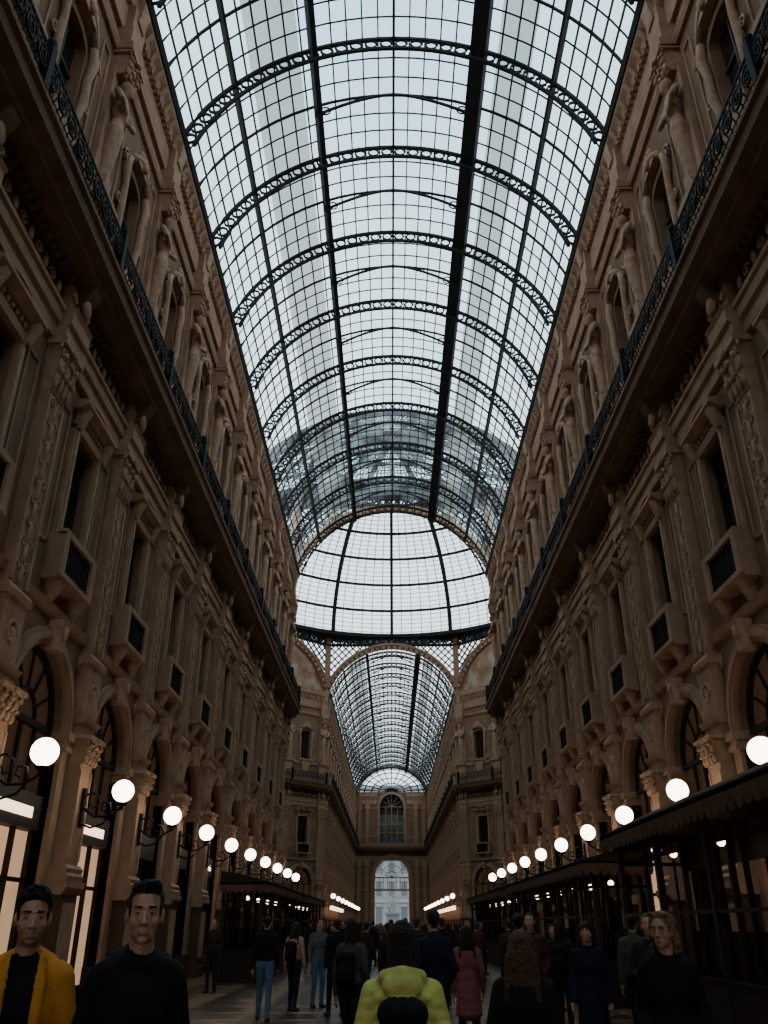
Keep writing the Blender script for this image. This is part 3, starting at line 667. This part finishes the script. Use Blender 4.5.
def head_parts(style):
    P=[E((0,.018,.032),(.073,.094,.083),0),E((0,-.012,-.02),(.064,.074,.082),0),E((0,-.022,-.072),(.052,.058,.038),0),E((0,-.066,-.098),(.022,.017,.016),0),
       C((-.034,-.07,.022),(.034,-.07,.022),.011,.011,0),C((0,-.078,.006),(0,-.1,-.032),.007,.0105,0),E((.010,-.088,-.036),(.0085,.0085,.007),0),E((-.010,-.088,-.036),(.0085,.0085,.007),0),
       E((.037,-.052,-.028),(.022,.022,.024),0),E((-.037,-.052,-.028),(.022,.022,.024),0),E((0,-.068,-.062),(.026,.018,.022),0),
       C((-.017,-.0815,-.0645),(.017,-.0815,-.0645),.0045,.0045,5),C((-.013,-.0815,-.073),(.013,-.0815,-.073),.0055,.0055,5),
       E((.0745,.012,-.008),(.009,.019,.031),10),E((-.0745,.012,-.008),(.009,.019,.031),10),
       C((0,.022,-.07),(0,.03,-.2),.05,.056,0)]
    for s in(-1,1): P.append(C((s*.045,-.0745,.027),(s*.017,-.083,.028),.004,.005,1))
    if style=='quiff':
        P+=[E((0,.03,.058),(.0765,.088,.068),1),C((-.035,-.04,.102),(.038,-.045,.105),.024,.024,1),C((-.015,-.05,.112),(.03,-.045,.118),.018,.018,1)]
        rs=random.Random(5)
        for i in range(34): x=rs.uniform(-.055,.055); P.append(E((x,rs.uniform(-.06,.05),.122-8*x*x+rs.uniform(-.008,.012)),(.012,.014,.013),1))
    elif style=='side':
        P+=[E((0,.03,.062),(.079,.09,.07),1),C((-.045,-.045,.09),(.042,-.055,.096),.022,.022,1),C((.05,-.05,.085),(.067,-.03,.05),.016,.012,1),C((-.05,-.045,.085),(-.068,-.028,.045),.016,.012,1)]
        rs=random.Random(6)
        for i in range(34): x=rs.uniform(-.06,.06); P.append(E((x,rs.uniform(-.06,.05),.12-7*x*x+rs.uniform(-.008,.012)),(.013,.015,.013),1))
    elif style=='short':
        P+=[E((0,.03,.05),(.078,.09,.073),1)]
    elif style=='long':
        P+=[E((0,.025,.042),(.088,.1,.085),1),E((0,.08,-.06),(.1,.055,.13),1)]
        for i in range(7):
            x=-.09+.03*i; P.append(C((x*.9,.085-2.5*x*x,-.05),(x*1.15,.1-.2*abs(x),-.3-.03*(i%3)),.034,.026,1))
        for s in(-1,1): P+=[C((s*.072,.0,.03),(s*.085,.03,-.12),.028,.034,1),C((s*.085,.03,-.12),(s*.1,.06,-.29),.034,.03,1)]
    elif style=='curly':
        P+=[E((0,.03,.048),(.088,.097,.082),1),E((0,.075,-.04),(.095,.05,.11),1)]
        rs=random.Random(3)
        for i in range(120):
            a=rs.uniform(-0.12*pi,1.12*pi); z=rs.uniform(-.15,.1); k=math.cos(max(z,0)*8); P.append(E((.092*math.cos(a)*k,.03+.088*math.sin(a)*k,z),(.018,.018,.018),1))
        for i in range(9): P.append(E((-.066+.0165*i,-.045,.1+.006*(i%2)),(.019,.018,.016),1))
    elif style=='bun':
        P+=[E((0,.03,.045),(.088,.098,.083),1),E((0,.07,-.03),(.084,.058,.13),1),E((0,.05,.1),(.05,.05,.035),1),C((-.03,.07,-.1),(-.04,.08,-.16),.05,.04,1),C((.03,.07,-.1),(.04,.08,-.16),.05,.04,1)]
        for s in(-1,1): P.append(C((s*.07,.0,.03),(s*.07,.03,-.13),.024,.03,1))
    return P
def hairline(lab,ctr,stub):
    lab=lab.copy(); x,y,z=ctr[:,0],ctr[:,1],ctr[:,2]; ax=np.abs(x)
    sk=(lab==0)
    h=sk&(z>-.085)&(((z>.078-.25*np.maximum(ax-.045,0))&(y<-.02))|((y>=-.02)&(y<.02)&(z>.015))|((y>=.02)&(z>-.04))|((y>.05)))
    h|=sk&(ax>.058)&(y>-.035)&(y<=.0)&(z>-.01)
    lab[h]=1
    if stub:
        b=(lab==0)&(z<-.055)&(z>-.12)&(y<.01)&((z<-.08)|(ax>.03)|(z>-.06))
        lab[b]=11
    lab[lab==10]=0
    return lab
def human(name,coat=BLACK,pants=DJEANS,hair=HAIRD,style='short',inner=BLACK,voxel=0.014,hv=0.007,H=1.75,walk=0.0,longcoat=False,puffer=False,
          hood=None,backpack=False,openfront=False,arms='hang',bulk=1.0,head_yaw=0,stubble=False,glasses=False,fingers=True):
    mb=MB(); b=bulk
    mm={0:SKIN,1:hair,2:coat,3:pants,4:SHOE,5:LIP,6:EYEW,7:IRIS,8:inner,9:BLACK,10:SKIN,11:STUB}
    P=[]
    P.append(E((0,.0,.96),(.16,.115,.14),3))
    w=walk
    for s in(-1,1):
        f=-s*w
        kn=(s*.095,-.02+f*.16,.51); an=(s*.105,.03+f*.30,.10)
        P+=[C((s*.085,0,.92),kn,.09*b,.062,3),C(kn,an,.064,.046,3),C((an[0],an[1]+.03,an[2]-.045),(an[0]+s*.015,an[1]-.15,an[2]-.055),.045,.038,4)]
    if puffer:
        for i in range(8):
            z=.84+.075*i; P.append(E((0,.0,z),(.19*b,.145,.05),2))
    P+=[E((0,.0,1.26),(.165*b,.118*b,.2),2),E((0,.0,1.04),(.155*b,.118*b,.2),2),E((0,.01,1.37),(.155*b,.1*b,.11),2),C((-.135*b,.01,1.41),(.135*b,.01,1.41),.058,.058,2),C((0,.015,1.42),(0,.02,1.475),.09,.066,2)]
    if longcoat:
        for i in range(6): P.append(E((0,.0,.95-.07*i),(.172+.006*i,.135+.005*i,.1),2))
    hands=[]
    for s in(-1,1):
        sh=(s*.16*b,.01,1.395)
        if arms=='hang': el=(s*.215*b,.03,1.13); wr=(s*.225*b,-.04+s*w*.12,.88)
        elif arms=='pocket': el=(s*.225*b,.05,1.13); wr=(s*.19*b,-.08,.96)
        else: el=(s*.22*b,.0,1.14); wr=(s*.12,-.2,1.12)
        if puffer:
            A=Vector(sh);B=Vector(el);Cc=Vector(wr)
            for i in range(5): q=A.lerp(B,i/4.5); P.append(E(tuple(q),(.065,.07,.045),2))
            for i in range(4): q=B.lerp(Cc,i/3.5); P.append(E(tuple(q),(.058,.06,.045),2))
        P+=[C(sh,el,.06*b,.052*b,2),C(el,wr,.052*b,.04*b,2)]
        if arms!='pocket':
            d=(Vector(wr)-Vector(el)).normalized(); pc=Vector(wr)+d*.07
            P.append(C(wr,tuple(Vector(wr)+d*.05),.028,.03,0)); P.append(E(tuple(pc),(.022,.04,.045),0)); hands.append((s,pc,d))
    if hood:
        for i in range(12):
            a=2*pi*i/12; a2=2*pi*(i+1)/12
            P.append(C((.082*math.cos(a),.02+.078*math.sin(a),1.465+.025*math.sin(a)),(.082*math.cos(a2),.02+.078*math.sin(a2),1.465+.025*math.sin(a2)),.024,.024,2))
        P+=[E((0,.115,1.43),(.115,.065,.075),2)]
        if not puffer: P+=[C((-.1,.05,1.45),(0,.13,1.5),.04,.04,2),C((.1,.05,1.45),(0,.13,1.5),.04,.04,2)]
        else: P+=[C((-.1,.06,1.47),(0,.13,1.49),.042,.045,2),C((.1,.06,1.47),(0,.13,1.49),.042,.045,2),E((0,.14,1.43),(.12,.06,.07),2)]
    if backpack:
        for z in(1.30,1.21,1.12,1.02): P.append(C((-.07,.185,z),(.07,.185,z),.072,.075,9))
        P+=[C((-.05,.25,1.05),(.05,.25,1.05),.06,.06,9),C((-.05,.25,1.14),(.05,.25,1.14),.055,.055,9)]
        for s in(-1,1): P+=[C((s*.1,.0,1.462),(s*.115,-.12,1.3),.024,.024,9),C((s*.115,-.12,1.3),(s*.13,-.08,1.08),.02,.02,9)]
    if openfront:
        for s in(-1,1): P+=[C((s*.066,-.05,1.465),(s*.08,-.105,1.34),.028,.026,2),C((s*.08,-.105,1.34),(s*.085,-.12,.95),.025,.025,2)]
    def ov(lab,ctr):
        lab=lab.copy()
        if openfront:
            m=(lab==2)&(np.abs(ctr[:,0])<.058)&(ctr[:,1]<-.02)&(ctr[:,2]>.9); lab[m]=8
        if puffer or longcoat:
            m=(lab==3)&(ctr[:,2]>.84); lab[m]=2
        return lab
    res=fuse(P,voxel,2)
    zmin=res[0][:,2].min()
    add_fused(mb,res,mm,None,ov)
    xf=Matrix.Translation((0,-.02,1.632))@Matrix.Rotation(head_yaw,4,'Z')
    hr=fuse(head_parts(style),hv,1,0.4)
    add_fused(mb,hr,mm,xf,lambda l,c:hairline(l,c,stubble))
    if hv<0.012:
        e=MB()
        for s in(-1,1):
            e.ell((s*.030,-.0705,.002),(.0125,.0115,.0075),EYEW,12,8); e.ell((s*.030,-.0795,.002),(.0055,.0035,.006),IRIS,10,6)
            e.cap((s*.042,-.073,.0085),(s*.019,-.077,.0085),.0032,.0032,SKIN,8)
            e.cap((s*.042,-.0755,.0065),(s*.019,-.0795,.0065),.0016,.0016,IRIS,6)
            if glasses: e.ring((s*.031,-.09,.0),.022,.002,M_IRON,axis='y',seg=14)
        off=len(mb.v); mb.v+=[tuple(xf@Vector(v)) for v in e.v]
        for f,m,sm in zip(e.f,e.m,e.sm): mb.f.append(tuple(i+off for i in f)); mb.m.append(mb.mi(e.mats[m])); mb.sm.append(sm)
    if fingers:
        for s,pc,d in hands:
            for i,(oy,L) in enumerate(((-.03,.06),(-.011,.072),(.009,.067),(.027,.052))):
                a=pc+Vector((0,oy,0))+d*.035; m1=a+d*L*.5+Vector((-s*.006,0,0)); m2=m1+d*L*.45+Vector((-s*.018,0,0))
                mb.tube([tuple(a),tuple(m1),tuple(m2)],[.0095,.009,.007],SKIN,6)
            a=pc+Vector((0,-.03,0))-d*.01; mb.tube([tuple(a),tuple(a+Vector((-s*.006,-.03,0))+d*.02),tuple(a+Vector((-s*.012,-.036,0))+d*.05)],[.012,.011,.008],SKIN,6)
    sc=H/1.75
    mb.v=[(x*sc,y*sc,(z-zmin)*sc) for x,y,z in mb.v]
    return mb.mesh(name)
def put(name,x,y,face,**k):
    return obj(name,human(name,**k),(x,y,0),face)
put('man_in_mustard_jacket',-1.85,4.25,0.3,coat=YEL,hair=HAIRB,style='side',voxel=0.011,hv=0.0045,H=1.755,openfront=True,hood=True,head_yaw=0.1,stubble=True)
put('man_in_black_hoodie',-1.27,4.0,0.35,coat=BLACK,hair=HAIRB,style='quiff',voxel=0.011,hv=0.0045,H=1.77,hood=True,bulk=.93,head_yaw=-0.1,arms='pocket')
put('woman_in_lime_puffer',-0.14,5.1,pi,coat=LIME,hair=HAIRD,style='bun',voxel=0.011,hv=0.008,H=1.62,puffer=True,hood=True,backpack=True,arms='pocket',bulk=1.08)
put('woman_with_long_hair',0.62,5.9,pi-0.3,coat=BLACK,hair=HAIRM,style='long',voxel=0.014,hv=0.008,H=1.58,longcoat=True,arms='pocket')
put('woman_with_curly_hair',1.66,6.4,-0.35,coat=BLACK,hair=HAIRL,style='curly',voxel=0.014,hv=0.006,H=1.69,glasses=True,arms='pocket',head_yaw=-0.3,hood=True,bulk=.92)
put('man_in_blue_jeans',-2.6,18,pi,coat=BLACK,pants=JEANS,style='short',walk=0.5,H=1.76)
put('woman_in_beige_jacket',-2.25,20,pi-0.4,coat=BEIGE,style='long',hair=HAIRD,backpack=True,H=1.66,pants=DJEANS,walk=0.3)
put('man_in_grey_coat',-1.8,20.8,0.5,coat=GREY,style='short',H=1.74,pants=JEANS,longcoat=False)
put('man_in_dark_coat',-1.3,18.8,pi+0.4,coat=BLACK,style='short',H=1.72,walk=0.4)
put('woman_in_pink_coat',0.85,13.0,pi,coat=PINK,style='long',hair=HAIRD,H=1.60,longcoat=True,walk=0.3)
def crowdcoat():
    m=cl('crowd_coat',(0.03,0.03,0.035)); nt=m.node_tree; b=nt.nodes['Principled BSDF']
    oi=nt.nodes.new('ShaderNodeObjectInfo'); r=nt.nodes.new('ShaderNodeValToRGB'); r.color_ramp.interpolation='CONSTANT'
    cols=[(0.012,0.012,0.015),(0.012,0.015,0.03),(0.03,0.022,0.018),(0.01,0.01,0.01),(0.07,0.025,0.02),(0.02,0.02,0.02),(0.07,0.06,0.055)]
    e=r.color_ramp.elements
    e[0].color=(*cols[0],1); e[1].position=1/7; e[1].color=(*cols[1],1)
    for i in range(2,7): x=e.new(i/7); x.color=(*cols[i],1)
    nt.links.new(oi.outputs['Random'],r.inputs['Fac']); nt.links.new(r.outputs['Color'],b.inputs['Base Color'])
    return m
CROWD=crowdcoat()
V=[human('person_a',coat=CROWD,style='short',voxel=0.022,hv=0.013,walk=0.6),
   human('person_b',coat=CROWD,style='long',voxel=0.022,hv=0.013,longcoat=True,H=1.65,walk=0.2),
   human('person_c',coat=CROWD,style='short',voxel=0.022,hv=0.013,arms='pocket',H=1.78),
   human('person_d',coat=CROWD,style='bun',voxel=0.022,hv=0.013,backpack=True,H=1.68,walk=0.4),
   human('person_e',coat=CROWD,hair=HAIRM,style='short',voxel=0.022,hv=0.013,arms='front',H=1.73)]
rs=random.Random(11)
placed=[(-2.6,18),(-2.25,20),(-1.8,20.8),(-1.3,18.8),(.85,13.0)]
spec=[(-4.95,25,2),(1.45,12.0,0),(2.1,11,1),(2.7,10.5,4),(3.3,13.5,0),(-0.7,12,3),(-0.05,13.5,1),(0.3,11,2),(2.6,15.5,3),(1.9,14,2),(2.3,8.6,3)]
for x,y,k in spec: obj('pedestrian',V[k],(x,y,0),rs.choice([pi,pi+.3,0.2,-.3,pi-.4])); placed.append((x,y))
n=0;tries=0
while n<125 and tries<8000:
    tries+=1
    y=rs.choice([rs.uniform(14,36),rs.uniform(19,88),rs.uniform(19,70),rs.uniform(92,150) if rs.random()<.5 else rs.uniform(30,88)]); x=rs.uniform(-3.5,3.5)
    if y<32 and x<-.9: continue
    if all((x-a)**2+(y-b)**2>0.6 for a,b in placed):
        placed.append((x,y)); obj('pedestrian',V[rs.randrange(5)],(x,y,0),rs.choice([0,pi,pi])+rs.uniform(-.6,.6),sc=rs.uniform(.94,1.03)); n+=1
# ------------------------------------------------------------------ world
W=bpy.data.worlds.new('World'); SC.world=W; W.use_nodes=True; nt=W.node_tree; nt.nodes.clear(); L=nt.links.new
o=nt.nodes.new('ShaderNodeOutputWorld'); bg=nt.nodes.new('ShaderNodeBackground'); tc=nt.nodes.new('ShaderNodeTexCoord'); sp=nt.nodes.new('ShaderNodeSeparateXYZ')
r=nt.nodes.new('ShaderNodeValToRGB'); r.color_ramp.elements[0].color=(0.93,0.98,1.0,1); r.color_ramp.elements[0].position=0.35; r.color_ramp.elements[1].color=(0.36,0.64,0.80,1); r.color_ramp.elements[1].position=1.0
nz=nt.nodes.new('ShaderNodeTexNoise'); nz.inputs['Scale'].default_value=2.2; nz.inputs['Detail'].default_value=5
mx=nt.nodes.new('ShaderNodeMixRGB'); mx.inputs['Color2'].default_value=(0.9,0.97,1,1)
mr=nt.nodes.new('ShaderNodeMapRange'); mr.inputs['From Min'].default_value=0.45; mr.inputs['From Max'].default_value=0.68; mr.inputs['To Max'].default_value=0.6
L(tc.outputs['Generated'],sp.inputs['Vector']); L(sp.outputs['Z'],r.inputs['Fac']); L(tc.outputs['Generated'],nz.inputs['Vector']); L(nz.outputs['Fac'],mr.inputs['Value'])
L(mr.outputs['Result'],mx.inputs['Fac']); L(r.outputs['Color'],mx.inputs['Color1']); L(mx.outputs['Color'],bg.inputs['Color']); bg.inputs['Strength'].default_value=2.5
L(bg.outputs['Background'],o.inputs['Surface'])
# ------------------------------------------------------------------ camera
cam=bpy.data.cameras.new('camera'); co=bpy.data.objects.new('camera',cam); COL.objects.link(co)
cam.sensor_fit='VERTICAL'; cam.sensor_height=24; cam.lens=830/1024*24; cam.clip_end=1000; cam.clip_start=0.05
co.location=(-0.2,0,1.6); co.rotation_euler=(pi/2+math.atan(413/830),0,0.0075)
SC.camera=co
